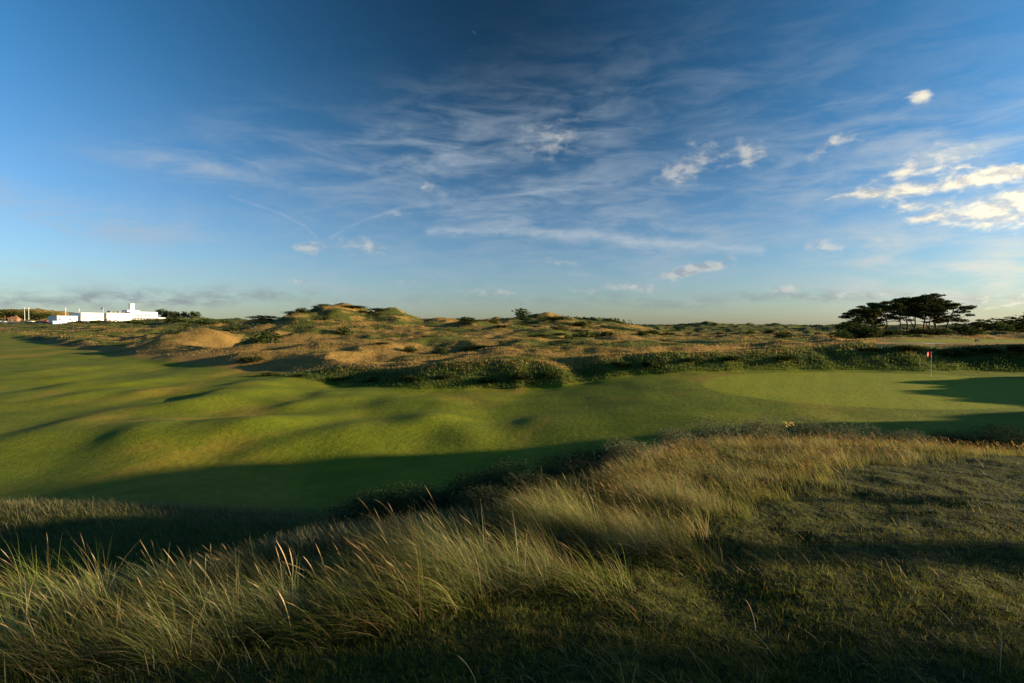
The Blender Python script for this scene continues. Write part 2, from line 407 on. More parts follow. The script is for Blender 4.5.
while k < N_T:
    px = rng.uniform(-60, 1000); a = (px-512)/FPX
    Y = rng.uniform(3.2, 12.5); x = a*Y
    if not (y_in(x)+.1 < Y < y_ed(x)+(.2 if x < 1 else 1.0)): continue
    if x > 2.4 and rng.uniform() < .6: continue
    big = noise(np.array([x/1.3]), np.array([Y/1.0]), 71)[0]
    if big < .04: continue
    r_ = math.hypot(x, Y)
    L0 = .44+.2*big+rng.uniform(-.1, .12)
    if x < 0 and Y > y_ed(x)-.3: L0 *= .7
    if x > 2: L0 *= .72
    cols = GREENS if rng.uniform() < .7 else [(.16,.18,.08),(.22,.23,.11),(.11,.13,.05)]
    parts += tussock(x, Y, int(rng.uniform(170, 300)), L0, rng.uniform(.14, .3), cols, .12+.2*(x > 1), .012)
    k += 1
# four heavy tussocks that catch the light
for px, py, L0 in ((70,612,.68),(395,622,.72),(455,600,.62),(600,590,.5),(330,632,.5),(170,628,.5),(20,600,.62),(530,560,.6),(690,560,.5)):
    h_ = hit(px, py)
    parts += tussock(h_[0], h_[1], 330, L0, .28, [(.11,.14,.03),(.15,.17,.04),(.09,.12,.025)], .16, .02, .0036, 1.25)
stuff('marram_grass', parts, M_BLADE, 'long green and straw marram grass bowed to the left along the brow of the near hill', 'grass')

# seeding fescue, straw to russet, on the right of the brow
def field(npts, xf, Yr, test, L, cols, tips, w, head=None, segs=4, lean=(.3, .8), bend=(.3, .9), azs=.5, zoff=0):
    px = rng.uniform(xf[0], xf[1], npts); Y = np.exp(rng.uniform(math.log(Yr[0]), math.log(Yr[1]), npts)); x = (px-512)/FPX*Y
    m = test(x, Y); x = x[m]; Y = Y[m]; n = len(x); z = height(x, Y)-.01+zoff
    Ln = L[0]+(L[1]-L[0])*rng.uniform(0, 1, n)
    return blades(np.stack([x, Y, z], -1), Ln, W+rng.normal(0, azs, n), rng.uniform(*lean, n), rng.uniform(*bend, n), w*rng.uniform(.7, 1.35, n), segs,
                  cols(n), tips(n) if tips else None, head=np.full(n, head) if head else None)
brow = lambda x, Y: (Y > y_in(x)+.8*fbm(x/.8, Y/.8, 15, 3)) & (Y < y_ed(x)+.7) & (x > 1.2+.9*noise(x*.9, Y*.9, 4))
strawy = lambda x, Y: brow(x, Y) & (rng.uniform(0, 1, len(x)) < np.clip(.1+1.6*fbm(x/1.2, Y/1.2, 19, 3)+.05*(x-3)+.75*sst(-2.8, -.3, Y-y_ed(x)), .0, 1))
stuff('fescue', [
    field(34000, (540,1090), (4.2,14), strawy, (.16,.38), lambda n: pal(n, [(.22,.14,.05),(.28,.20,.08),(.15,.15,.05)]), lambda n: pal(n, [(.56,.31,.08),(.60,.42,.17),(.48,.21,.05)], None, .15), .0024, 2.8, 7, (.1,.8), (.5,1.5), .6),
    field(44000, (480,1090), (4.2,14), brow, (.06,.24), lambda n: pal(n, [(.09,.11,.016),(.13,.14,.025),(.18,.15,.04)]), lambda n: pal(n, [(.18,.2,.04),(.34,.26,.09)]), .004, None, 4, (.1,.6), (.3,1.1), .7)],
    M_BLADE, 'straw and russet seeding fescue thick on the right of the near brow', 'grass')

# short turf on the near hill
turf_t = lambda x, Y: (Y < y_in(x)+1.2) & (rng.uniform(0, 1, len(x)) < np.clip(.75+.9*fbm(x*1.1, Y*1.6, 29, 3), .12, 1))
stuff('short_turf', [
    field(230000, (-60,1090), (2.3,12), turf_t, (.025,.075), lambda n: pal(n, [(.07,.08,.011),(.105,.115,.015),(.05,.058,.01),(.17,.13,.035),(.15,.145,.025)], None, .3), None, .0038, None, 2, (.2,1.2), (0,.8), 1.6),
    field(5200, (-60,1090), (2.3,10), lambda x, Y: (Y < y_in(x)+.5) & (noise(x*.7, Y*.7, 35) > -.1), (.1,.26), lambda n: pal(n, [(.10,.12,.03),(.28,.2,.09),(.34,.26,.13)]), None, .0036, None, 5, (.5,1.2), (.2,.9), .8),
    ], M_BLADE, 'short worn turf of the near hilltop, mossy green with dry wisps', 'grass')

# rough on the slope below the hill and on the low ridge at left
def slope_t(x, Y):
    z, q = height(x, Y, True)
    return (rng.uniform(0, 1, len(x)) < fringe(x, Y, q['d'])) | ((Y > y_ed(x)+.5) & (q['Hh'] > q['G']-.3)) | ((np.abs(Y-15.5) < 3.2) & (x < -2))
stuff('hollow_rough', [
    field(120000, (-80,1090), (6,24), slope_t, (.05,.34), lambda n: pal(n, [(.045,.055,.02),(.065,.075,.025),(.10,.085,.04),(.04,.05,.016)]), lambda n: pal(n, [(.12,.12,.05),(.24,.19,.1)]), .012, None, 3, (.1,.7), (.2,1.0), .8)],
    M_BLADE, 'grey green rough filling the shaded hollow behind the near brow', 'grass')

# rough on bank and dunes: broader far away so that it stays one tuft
def far_rough(npts, xf, Yr, test, Lr, wr, cf, lean=.5):
    px = rng.uniform(xf[0], xf[1], npts); Y = np.exp(rng.uniform(math.log(Yr[0]), math.log(Yr[1]), npts)); x = (px-512)/FPX*Y
    z, q = height(x, Y, True); m = test(x, Y, q); x = x[m]; Y = Y[m]; z = z[m]; n = len(x)
    q = {k_: v[m] for k_, v in q.items()}
    return blades(np.stack([x, Y, z-.03], -1), rng.uniform(*Lr, n), W+rng.normal(0, 1.2, n), rng.uniform(0, .7, n), rng.uniform(.1, .8, n), rng.uniform(*wr, n), 2, *cf(x, Y, q, n))
def cf_bank(x, Y, q, n):
    g = pal(n, [(.05,.075,.014),(.075,.10,.02),(.10,.12,.025)], None, .25); s = pal(n, [(.24,.14,.045),(.3,.2,.08)], None, .2)
    f = np.clip(.05+1.2*(q['t']-.6)+.5*fbm(x/2, Y/2, 3, 3), 0, 1); k_ = rng.uniform(0, 1, n) < f
    c = np.where(k_[:, None], s, g); return c, c*1.2
def cf_dune(x, Y, q, n):
    g = pal(n, [(.05,.065,.013),(.075,.085,.016),(.11,.105,.025)], None, .12); s = pal(n, [(.25,.15,.042),(.31,.20,.065),(.22,.15,.045)], None, .14)
    pz = fbm(x/15, Y/11, 91, 5); f = np.clip(.46+.55*np.exp(-((q['u']+.5)/.28)**2-((Y-88)/28)**2)+.5*np.exp(-((Y-q['by']-9)/4.5)**2)+2.2*pz-.25*sst(170, 300, Y)+.2*(q['u'] < -.3), .05, .97); k_ = rng.uniform(0, 1, n) < f
    c = np.where(k_[:, None], s, g); return c, np.clip(c*1.2, 0, .5)
stuff('bank_rough', [far_rough(60000, (150,1100), (48,66), lambda x, Y, q: (q['t'] > .06) & (q['t'] < .97) & (q['rr'] < .1) & ((q['u'] < .64) | (Y < 58.2)), (.10,.30), (.05,.12), cf_bank)],
      M_BLADE, 'coarse green grass covering the steep bank behind fairway and green', 'grass')
stuff('dune_grass', [
    far_rough(120000, (-60,1100), (54,130), lambda x, Y, q: (q['t'] > np.where(q['u'] < -.2, .4, .9)) & ~((q['u'] > .64) & (Y < 85)) & ~((q['u'] > .24) & (q['u'] < .58) & (Y > 86) & (Y < 114)) & (q['leftc'] > .4), (.06,.18), (.06,.16), cf_dune),
    far_rough(95000, (-60,1100), (125,430), lambda x, Y, q: (q['t'] > .95) & (q['leftc'] > .4), (.12,.30), (.12,.28), cf_dune)],
      M_BLADE, 'straw coloured dune grass over the hummocks beyond the fairway', 'grass')

# ------------------------------------------------------------------ shrubs and trees
def leaf_cloud(centres, radii, n_each, size, cols, flat=1.0, up=.3, jitter=.10):
    """leaf-sized faces through the volume of several clumps"""
    Vs = []; Cs = []
    for (c, R, n) in zip(centres, radii, n_each):
        R = np.array(R if hasattr(R, '__len__') else (R, R, R*flat), float)
        d = rng.normal(0, 1, (n, 3)); d /= np.linalg.norm(d, axis=1)[:, None]
        rad = rng.uniform(.35, 1, n)**.6*(1+jitter*rng.normal(0, 1, n))
        p = np.array(c)+d*R*rad[:, None]
        a = rng.normal(0, 1, (n, 3)); a[:, 2] *= up; a /= np.linalg.norm(a, axis=1)[:, None]
        b = np.cross(a, rng.normal(0, 1, (n, 3))); b /= np.linalg.norm(b, axis=1)[:, None]
        s = size*rng.uniform(.6, 1.4, n)[:, None]
        Vs.append(np.stack([p-a*s, p+b*s*.45, p+a*s, p-b*s*.45], 1).reshape(-1, 3))
        cc = pal(n, cols, None, .22); Cs.append(np.repeat(cc, 4, 0))
    V = np.concatenate(Vs); F = np.arange(len(V)).reshape(-1, 4); return V, F, np.concatenate(Cs)
M_BARK = simple('bark', (.05,.035,.025), .9, 0, .3, 8, .4); M_TWIG = simple('twigs', (.07,.06,.045), .9)
SCRUB = [(.030,.042,.012),(.045,.06,.016),(.06,.075,.022)]
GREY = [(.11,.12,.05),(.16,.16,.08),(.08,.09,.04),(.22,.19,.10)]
def bush_mesh(name, w, h, nl, size, cols, seed, lumps=9):
    r0 = np.random.default_rng(seed); cs = []; rs = []
    for i in range(lumps):
        a = r0.uniform(0, 6.28); r = w*.5*r0.uniform(0, .75)
        zz = h*r0.uniform(.08, .62)*(1-.5*(r/(w*.5))**2)
        cs.append((r*math.cos(a), r*math.sin(a), zz)); k_ = r0.uniform(.22, .36); rs.append((w*k_, w*k_, h*k_*.95))
    V, F, Cc = leaf_cloud(cs, rs, [nl//lumps]*lumps, size, cols)
    V[:, 2] = np.maximum(V[:, 2], -.15)
    return mesh_np(name, V, F, Cc)
def stems_mb(w, h, n, seed, r=.02):
    r0 = random.Random(seed); m = MB()
    for i in range(n):
        a = r0.uniform(0, 6.28); q = w*.3*r0.random()
        m.tube([(q*.2*math.cos(a), q*.2*math.sin(a), -.1), (q*.7*math.cos(a), q*.7*math.sin(a), h*.2), (q*1.2*math.cos(a), q*1.2*math.sin(a), h*.45)], [r, r*.7, r*.3], 5)
    return m
def bush(name, x, y, w, h, proto, rz, label, cat, group=None, z=None):
    e = empty(name, (x, y, (gz(x, y) if z is None else z)-.05), rz); tag(e, label, cat, group)
    f = bpy.data.objects.new('foliage', proto[0]); s = bpy.data.objects.new('stem', proto[1])
    for o in (f, s): COL.objects.link(o); o.parent = e
    e.scale = (w, w*random.uniform(.85, 1.15), h); return e
def proto(tagname, nl, size, cols, seed, mat=None, r=.02, lumps=9):
    me = bush_mesh(tagname, 1, 1, nl, size, cols, seed, lumps); me.materials.append(mat or M_LEAF)
    sm = stems_mb(1, 1, 7, seed, r); ms = bpy.data.meshes.new(tagname+'_stem'); ms.from_pydata(sm.v, [], sm.f); ms.materials.append(M_TWIG)
    return me, ms
P_SCRUB = [proto('scrub', 900, .055, SCRUB, 100+i) for i in range(6)]
P_FAR = [proto('scrub_far', 350, .085, SCRUB, 130+i, lumps=7) for i in range(5)]
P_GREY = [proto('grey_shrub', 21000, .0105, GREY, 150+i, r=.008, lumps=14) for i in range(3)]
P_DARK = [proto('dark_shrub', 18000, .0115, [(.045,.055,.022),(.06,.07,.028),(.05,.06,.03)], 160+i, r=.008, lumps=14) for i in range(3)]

# shrubs on the far side of the near brow
near = [(636,431,1.3,0,'small grey shrub at the left end of the shrubs on the near brow'),
        (676,420,1.5,0,'grey leaved shrub second from the left on the near brow'),
        (716,407,1.7,0,'broad silver grey shrub on the brow just left of the yellow flower'),
        (762,408,1.5,0,'grey shrub directly behind the yellow flower'),
        (812,411,1.7,0,'silvery shrub right of the yellow flower in front of the green'),
        (858,413,1.5,0,'pale grey shrub with upright tips in front of the green'),
        (902,420,1.6,0,'pale leaved shrub behind the russet grass at the right'),
        (948,422,1.9,1,'dark low shrub behind the russet grass near the right edge'),
        (1005,414,2.6,1,'dark spreading shrub at the right edge below the green'),
        (612,436,1.5,1,'dark shrub on the shaded slope touching the left end of the brow shrubs'),
        (584,440,1.6,1,'dark shrub high on the shaded slope, second from the brow shrubs'),
        (556,447,1.7,1,'dark shrub high on the shaded slope, third from the brow shrubs'),
        (528,450,1.7,1,'dark rounded shrub halfway down the shaded slope'),
        (500,455,1.8,1,'dark rounded shrub just below the middle of the shaded slope'),
        (470,459,1.8,1,'dark shrub low on the shaded slope above the centre tussocks'),
        (440,464,1.8,1,'low dark shrub third from the foot of the shaded slope'),
        (410,470,1.9,1,'low dark shrub second from the foot of the shaded slope'),
        (376,480,2.0,1,'low dark shrub at the very foot of the shaded slope'),
        (598,452,1.4,1,'dark shrub in the nearer row directly behind the bowed grass, upper one'),
        (545,470,1.5,1,'dark shrub in the nearer row directly behind the bowed grass, middle one'),
        (490,482,1.5,1,'dark shrub in the nearer row directly behind the bowed grass, lower one')]
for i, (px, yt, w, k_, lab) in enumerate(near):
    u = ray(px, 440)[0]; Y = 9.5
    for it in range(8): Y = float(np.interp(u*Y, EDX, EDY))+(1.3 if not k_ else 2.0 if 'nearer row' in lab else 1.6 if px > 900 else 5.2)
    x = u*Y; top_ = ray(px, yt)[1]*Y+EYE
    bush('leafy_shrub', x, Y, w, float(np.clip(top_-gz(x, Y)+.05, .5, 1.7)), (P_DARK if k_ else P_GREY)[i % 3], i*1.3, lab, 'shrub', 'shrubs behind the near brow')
for i, (x, y, w, tp) in enumerate(((13.2,2.1,2.9,2.2),(13.0,4.45,.95,1.5),(14.2,6.3,.55,.4),(11.8,.3,2.4,1.8))):  # shrubs added out of view, heights and gaps set to dapple the foreground
    bush('leafy_shrub', x, y, w, EYE+tp-gz(x, y), P_DARK[i % 3], i*1.1, 'leafy shrub added out of view on the right hump to shade the foreground', 'shrub', 'shrubs added on the right hump for shade')

# scrub on bank and dunes, at places read off the photograph
def scrub_row(items, group, labf, Yf=None, P=P_SCRUB, name='scrub_bush'):
    for i, (px, py, wpx, hpx, Y) in enumerate(items):
        x, h = PX(px, py, Y); w = wpx*Y/FPX; hh = hpx*Y/FPX
        z = gz(x, Y); zt_ = PX(px, py-hpx*.5, Y)[1]+EYE; hh = float(np.clip(zt_-z, .6*hh, 1.7*hh)); bush(name, x, Y, w, hh, P[i % len(P)], i*.9, labf(i), 'bush', group)
ord_ = lambda i: ['first','second','third','fourth','fifth','sixth','seventh','eighth','ninth','tenth','eleventh','twelfth','thirteenth','fourteenth','fifteenth','sixteenth'][i]
big_ = [(205,318,26,7,150),(262,321,34,8,150),(292,318,22,9,150),(302,313,22,12,152),(322,311,24,8,158),(352,309,34,6,160),(378,313,26,6,160),(466,325,22,13,140),(492,322,20,9,150)]
scrub_row(big_, 'bushes on the tall dune skyline', lambda i: f'{ord_(i)} dark bush from the left along the skyline of the tall dune')
mid_ = [(552,322,34,8,215),(520,320,26,7,225),(580,324,28,9,200),(612,329,26,9,190),(640,333,24,8,180),(668,336,22,8,170),(598,335,30,7,170),(520,335,22,7,140),(500,334,20,6,130),(560,328,20,7,170)]
scrub_row(mid_, 'dark scrub on the middle dunes', lambda i: f'dark scrub bush on the middle dunes, {ord_(i)} of the ten by size of clump')
low_ = [(596,345,26,8,98),(618,347,20,8,96),(646,348,20,8,95),(665,350,22,9,84),(576,341,24,7,104),(560,337,20,6,112),(700,349,22,5,90),(745,349,18,4,90)]
scrub_row(low_, 'bushes in the dip above the bank', lambda i: f'{ord_(i)} rounded green bush in the dip above the bank beside the bright strip')
m_ = [(430,338,40,6,100),(475,347,34,6,84),(380,346,24,5,86),(410,345,20,5,84),(440,346,20,6,82),(250,352,30,5,78),(345,327,20,6,118),(540,336,24,6,108)]
scrub_row(m_, 'low heather patches on the straw dune', lambda i: f'{ord_(i)} low dark patch of scrub on the straw dune face')
bk = [(268,378,24,8,66),(300,378,22,8,62),(338,380,26,8,60),(372,380,22,9,58),(410,382,26,10,55.5),(446,382,22,9,55),(520,384,30,12,54.5),(486,384,20,8,54.5),(548,383,24,11,54.5),(652,374,26,11,55.5),(690,368,28,9,56),(620,374,22,10,56),(735,366,30,8,56.5),(785,362,34,8,57)]
scrub_row(bk, 'bushes on the face of the bank', lambda i: f'leafy green bush on the face of the bank, {ord_(i)} of those in the row')
rt = [(905,358,30,9,57.5),(950,358,36,11,57),(985,360,34,12,56.5),(1018,360,34,13,56),(870,356,24,7,58)]
scrub_row(rt, 'rough bushes on the bank behind the flag', lambda i: f'{ord_(i)} brown green bush on the shaded bank behind the red flag')
cb = [(62,322.5,24,7,338),(78,323,24,7,336),(94,324,26,7,334),(109,324.5,24,7,332),(138,325,22,9,318),(150,323,14,8,320),(128,327,16,5,316),(172,321,26,11,300),(188,324,24,8,300),(205,323,22,8,290),(225,321,18,6,290)]
scrub_row(cb, 'shrubs in front of the white building', lambda i: f'{ord_(i)} dark shrub from the left below the white clubhouse', P=P_FAR)
# random far scrub, individually placed
kk = 0; tries = 0
while kk < 44 and tries < 3000:
    tries += 1
    px = random.uniform(170, 850); Y = random.choice([random.uniform(180, 420), random.uniform(95, 200)]); x = (px-512)/FPX*Y
    if noise(np.array([x/22.]), np.array([Y/22.]), 555)[0] < .05: continue
    if .22 < x/Y < .6 and 80 < Y < 120: continue
    w = random.uniform(2.2, 6.5)*(1 if Y < 200 else 1.5); h = w*random.uniform(.28, .5)
    reg = 'beyond the bank among the straw dunes' if Y < 200 else 'on the far dunes below the skyline'
    bush('scrub_bush', x, Y, w, h, random.choice(P_FAR), random.uniform(0, 6), f'small dark scrub bush {reg}', 'bush', 'scattered scrub bushes '+reg); kk += 1

# pines
def pine(px, Y, Hh, lean, crown_w, seed, label, base_off=0., cr=(.45, 1.0)):
    r0 = random.Random(seed); Hh *= .84; x = (px-512)/FPX*Y; z = gz(x, Y)+base_off
    e = empty('pine_tree', (x, Y, z)); tag(e, label, 'pine tree', 'wind shaped pines on the raised ground')
    tr = MB(); top = Vector((lean*Hh*.5, r0.uniform(-.6, .6), Hh*.86))
    mid = Vector((lean*Hh*.16+r0.uniform(-.3, .3), r0.uniform(-.3, .3), Hh*.42))
    pts = [Vector((0, 0, -.3)).lerp(mid, t)+Vector((0.15*math.sin(t*5+seed), 0, 0)) for t in (0, .33, .66)]+[mid.lerp(top, t) for t in (0, .35, .7, 1)]
    tr.tube(pts, [.17, .14, .12, .11, .09, .06, .03], 8)
    if seed % 2: tr.tube([pts[1], pts[1]+Vector((-.5-lean, .2, Hh*.2)), pts[1]+Vector((-1.3-lean, .4, Hh*.45))], [.1, .08, .04], 7)
    centres = []; radii = []; nn = []
    L = MB()
    for i in range(30):
        v = r0.uniform(0, 1)**.8; zz = Hh*(cr[0]+(cr[1]-cr[0])*v)*r0.uniform(.97, 1.02)
        tt = min(1, max(0, (zz/Hh-.42)/.46)); p0 = mid.lerp(top, max(0, tt-.15))
        reach = crown_w*math.sqrt(max(.12, 1-((v-.3)/.78)**2))*r0.uniform(.25, 1.0); a = r0.uniform(0, 6.28)
        end = Vector((p0.x+reach*math.cos(a), p0.y+reach*math.sin(a)*.8, zz))
        L.tube([p0-Vector((0,0,.3)), p0.lerp(end, .55)+Vector((0, 0, -.2)), end], [.06, .04, .015], 5)
        R = r0.uniform(.42, .85)
        centres.append(tuple(end)); radii.append((R*1.35, R*1.15, R*.40)); nn.append(int(420*R*R))
        if i % 3 == 0:
            q = p0.lerp(end, .6)+Vector((0, 0, .2)); centres.append(tuple(q)); radii.append((R*.9, R*.8, R*.3)); nn.append(int(150*R*R))
    centres.append(tuple(top)); radii.append((.9, .8, .32)); nn.append(260)
    tr.build('trunk', M_BARK, e, smooth=True); L.build('limbs', M_BARK, e, smooth=True)
    V, F, Cc = leaf_cloud(centres, radii, nn, .15, [(.035,.045,.012),(.055,.062,.018),(.075,.075,.022)], jitter=.2)
    link('crown', mesh_np('crown', V, F, Cc), M_NEEDLE, e)
YP = 108
pine(858, YP, 7.0, -.10, 3.9, 1, 'leftmost pine with dense foliage reaching down its left side', cr=(.25, .95))
pine(874, YP+3, 7.7, -.22, 3.8, 2, 'second pine from the left with a dense rounded top', cr=(.5, .98))
pine(888, YP-2, 7.4, -.35, 3.6, 3, 'leaning pine whose bare trunk slants up to the left', cr=(.5, .98))
pine(908, YP+1, 8.3, -.2, 3.7, 4, 'pine left of centre with two slender trunks seen below its crown', cr=(.52, .98))
pine(914, YP+4, 8.2, .1, 3.4, 5, 'slender upright pine in the middle of the clump', cr=(.55, .98))
pine(922, YP, 8.6, .25, 3.6, 6, 'tall pine right of the middle leaning to the right', cr=(.5, 1.0))
pine(936, YP+2, 8.8, .1, 4.0, 7, 'tallest pine of the clump with a layered flat top', cr=(.24, 1.0))
pine(866, YP-4, 6.6, -.15, 4.0, 11, 'low broad pine filling the left of the clump', cr=(.2, .95))
pine(900, YP+6, 8.2, -.05, 4.0, 12, 'pine in the back row left of the middle', cr=(.4, .98))
pine(929, YP+7, 8.3, .1, 4.0, 13, 'pine in the back row right of the middle', cr=(.35, .98))
pine(944, YP-1, 7.4, .6, 5.8, 8, 'rightmost pine with long low branches reaching right', cr=(.18, .9))
pr = [(850,330,38,28,100),(842,338,22,22,88),(868,333,36,17,98),(890,334,34,14,100),(915,334,34,14,102),(937,333,34,15,102),(960,331,34,15,106),(985,326,42,20,112),(1008,322,46,22,116),(1034,320,50,26,120),(972,334,28,13,100)]
scrub_row(pr, 'dark bushes round the foot of the pines', lambda i: f'{ord_(i)} dark bush from the left in the undergrowth below the pines', P=P_SCRUB)

# broadleaf trees far off
def far_tree(px, py, Y, w, h, seed, label, group):
    x, t_ = PX(px, py, Y); z = gz(x, Y); h = max(3.5, t_+EYE-z); r0 = random.Random(seed)
    e = empty('tree', (x, Y, z)); tag(e, label, 'tree', group)
    MB().tube([(0,0,-.3),(0,0,h*.3),(.1,0,h*.6)], [.35,.28,.15], 6).build('trunk', M_BARK, e)
    cs = [(r0.uniform(-.34,.34)*w, r0.uniform(-.3,.3)*w, h*r0.uniform(.35,.8)) for i in range(9)]
    V, F, Cc = leaf_cloud(cs, [(w*.22, w*.22, h*.2)]*9, [55]*9, .55, SCRUB)
    link('crown', mesh_np('crown', V, F, Cc), M_LEAF, e)
for i, (px, w, h) in enumerate(((162,9,308.4),(166,9,309),(171,9,309.4),(176,8,310.2),(180,9,310.6),(185,5,309.4),(191,7,310.6),(197,9,311))):
    far_tree(px, h, 410, w, 0, 40+i, f'{ord_(i)} tree from the left in the dark row right of the clubhouse', 'trees right of the clubhouse')
for i in range(13):
    far_tree(-16+i*5.6, 308.5+[0,.6,.2][i % 3]+.5*max(0, i-7), 440+5*(i % 3), 11, 0, 70+i, f'{ord_(i)} tree from the left in the dark wood at the far left', 'trees of the wood at far left')
# far woods as masses
def wood(name, px0, px1, ytop, Y, n, label, h=7, dep=30):
    px = rng.uniform(px0, px1, n); Yv = Y+rng.uniform(0, dep, n); x = (px-512)/FPX*Yv; z = height(x, Yv)
    yt = np.interp(px, *ytop); tz = -(yt-327.2)/FPX*Yv+EYE
    hh = np.maximum(tz-z, 1.5)*rng.uniform(.65, 1.05, n)
    V, F, Cc = leaf_cloud([(0, 0, 0)], [(1, 1, 1)], [n*14], .0, SCRUB)
    m = 14; X_ = np.repeat(x, m)+rng.normal(0, 2.4, n*m); Yy = np.repeat(Yv, m)+rng.normal(0, 2.4, n*m); Z_ = np.repeat(z, m)+np.repeat(hh, m)*rng.uniform(.05, 1, n*m)
    p = np.stack([X_, Yy, Z_], -1); a = rng.normal(0, 1, p.shape); a /= np.linalg.norm(a, axis=1)[:, None]; b = np.cross(a, rng.normal(0, 1, p.shape)); b /= np.linalg.norm(b, axis=1)[:, None]
    s = rng.uniform(.7, 1.5, (len(p), 1))*Y/520
    V = np.stack([p-a*s, p+b*s*.6, p+a*s, p-b*s*.6], 1).reshape(-1, 3); F = np.arange(len(V)).reshape(-1, 4)
    o = link(name, mesh_np(name, V, F, np.repeat(pal(len(p), SCRUB), 4, 0)), M_LEAF); tag(o, label, 'wood', kind='stuff')
wood('far_wood', 540, 860, ([540,600,640,700,740,790,860], [320,322.5,325,325.8,325.5,327,328]), 620, 1500, 'distant dark wood along the flat horizon right of centre')
wood('far_scrub', 505, 620, ([505,530,560,590,620], [319,316.5,316,320,323]), 262, 420, 'dark scrub capping the middle dune on the skyline', dep=16)

# ------------------------------------------------------------------ flag on the green
M_POLE = simple('pole_paint', (.40,.38,.28), .4); M_RED = simple('flag_cloth', (.75,.03,.02), .7, 0, .08, 4)
fx, fh = PX(931, 377, 50); fz = gz(fx, 50)
e = empty('golf_flag', (fx, 50, fz)); tag(e, 'red flag on a thin pale stick standing in the near green', 'golf flag')
MB().tube([(0,0,-.1),(0,0,2.2)], [.011,.009], 8).build('flagstick', M_POLE, e)
m = MB(); nx_, nz_ = 8, 5; v = []
for i in range(nx_+1):
    for j in range(nz_+1):
        s = i/nx_; v.append((-.02-.42*s, .07*math.sin(s*5)*s, 2.18-.42*j/nz_-.10*s*s-.05*s*math.sin(j)))
m.add(v, [(i*(nz_+1)+j, (i+1)*(nz_+1)+j, (i+1)*(nz_+1)+j+1, i*(nz_+1)+j+1) for i in range(nx_) for j in range(nz_)])
fo = m.build('flag', M_RED, e, smooth=True); sm_ = fo.modifiers.new('thick', 'SOLIDIFY'); sm_.thickness = .008
MB().tube([(0,0,.004),(0,0,.02)], [.054,.054], 16).build('hole_cup', simple('cup_white', (.7,.7,.68), .5), e)
# dark marker on the raised lawn
tx, th_ = PX(977, 345.5, 66)
e = empty('tee_marker', (tx, 66, gz(tx, 66))); tag(e, 'small dark marker box standing on the bright raised lawn at right', 'tee marker')
M_DK = simple('dark_paint', (.02,.02,.025), .5)
MB().prism([(-.2,.06),(.2,.06),(.16,.3),(-.16,.3)], -.12, .12).build('body', M_DK, e)
for s in (-.13, .13): MB().tube([(s,0,-.05),(s,0,.08)], [.03,.03], 8).build('leg', M_DK, e)

# ragwort on the brow, seeding stalks, a pair of bleached wisps
M_YEL = simple('yellow_petals', (.62,.36,.02), .7); M_STALK = simple('green_stalk', (.09,.12,.03), .8)
u = ray(788, 440)[0]; Y = 10.2; e = empty('ragwort', (u*Y, Y, gz(u*Y, Y))); tag(e, 'yellow ragwort flower rising from the straw grass on the brow', 'flower')
s = MB().tube([(0,0,-.05),(.01,.0,.3),(-.02,0,.56)], [.008,.007,.005], 6); r0 = random.Random(5); lf = MB()
for i in range(16):
    a = r0.uniform(0, 6.28); q = r0.uniform(.02, .11); p = Vector((q*math.cos(a)-.02, q*math.sin(a), .62+r0.uniform(-.03, .04)))
    s.tube([(-.02,0,.5), tuple(p)], [.003,.002], 4)
    MB().tube([p, p+Vector((0,0,.012))], [.02,.014], 8).build('flower_head', M_YEL, e)
for i in range(9):
    a = i*2.4; z0 = .06+.045*i; L_ = .09; lf.add([(0,0,z0),(L_*.5*math.cos(a+.3),L_*.5*math.sin(a+.3),z0+.03),(L_*math.cos(a),L_*math.sin(a),z0),(L_*.5*math.cos(a-.3),L_*.5*math.sin(a-.3),z0+.02)], [(0,1,2,3)])
s.build('stem', M_STALK, e); lf.build('leaves', M_STALK, e)
M_SEED = leafmat('seed_heads', .3)
stalks = [(297,612,540,276,'leftmost of the three tall seeding stalks that stand up left of centre','a'),(296,600,548,289,'middle one of the three tall seeding stalks left of centre','a'),(322,600,556,303,'right hand one of the three tall seeding stalks left of centre','a'),
          (292,636,590,277,'short bowed seeding stalk below the three tall ones','a'),(478,690,655,457,'single pale stalk at the bottom edge left of centre','b'),(756,632,600,746,'bleached upright grass wisp on the dark turf','b'),(1000,676,640,1002,'bleached wisp of grass near the bottom right corner','b')]
for px, py, ty, tx_, lab, kd in stalks:
    hp = hit(px, py) or hit(px, 681); x, Y = hp; ta, tk = ray(tx_, ty); top = Vector((ta*Y-x, 0, tk*Y+EYE-gz(x, Y)))
    e = empty('grass_stalk', (x, Y, gz(x, Y))); tag(e, lab, 'grass stalk', 'single stalks of grass in the foreground')
    c_ = Vector((top.x*.15, 0, top.z*.6)); pts = [(Vector((0,0,-.02))*(1-t)**2+c_*2*t*(1-t)+top*t*t) for t in np.linspace(0, 1, 9)]
    a = MB().tube([tuple(p) for p in pts[:8]], [.0022]*8, 5).build('stem', simple('straw', (.3,.22,.1), .8), e)
    hm = MB(); h_ = pts[5:9]; hm.tube([tuple(p) for p in h_], [.0025, .0045 if kd == 'a' else .003, .0042 if kd == 'a' else .0028, .001], 7); hm.build('seed_head', simple('seed', (.42,.27,.13), .8, 0, .3, 60, .4), e)

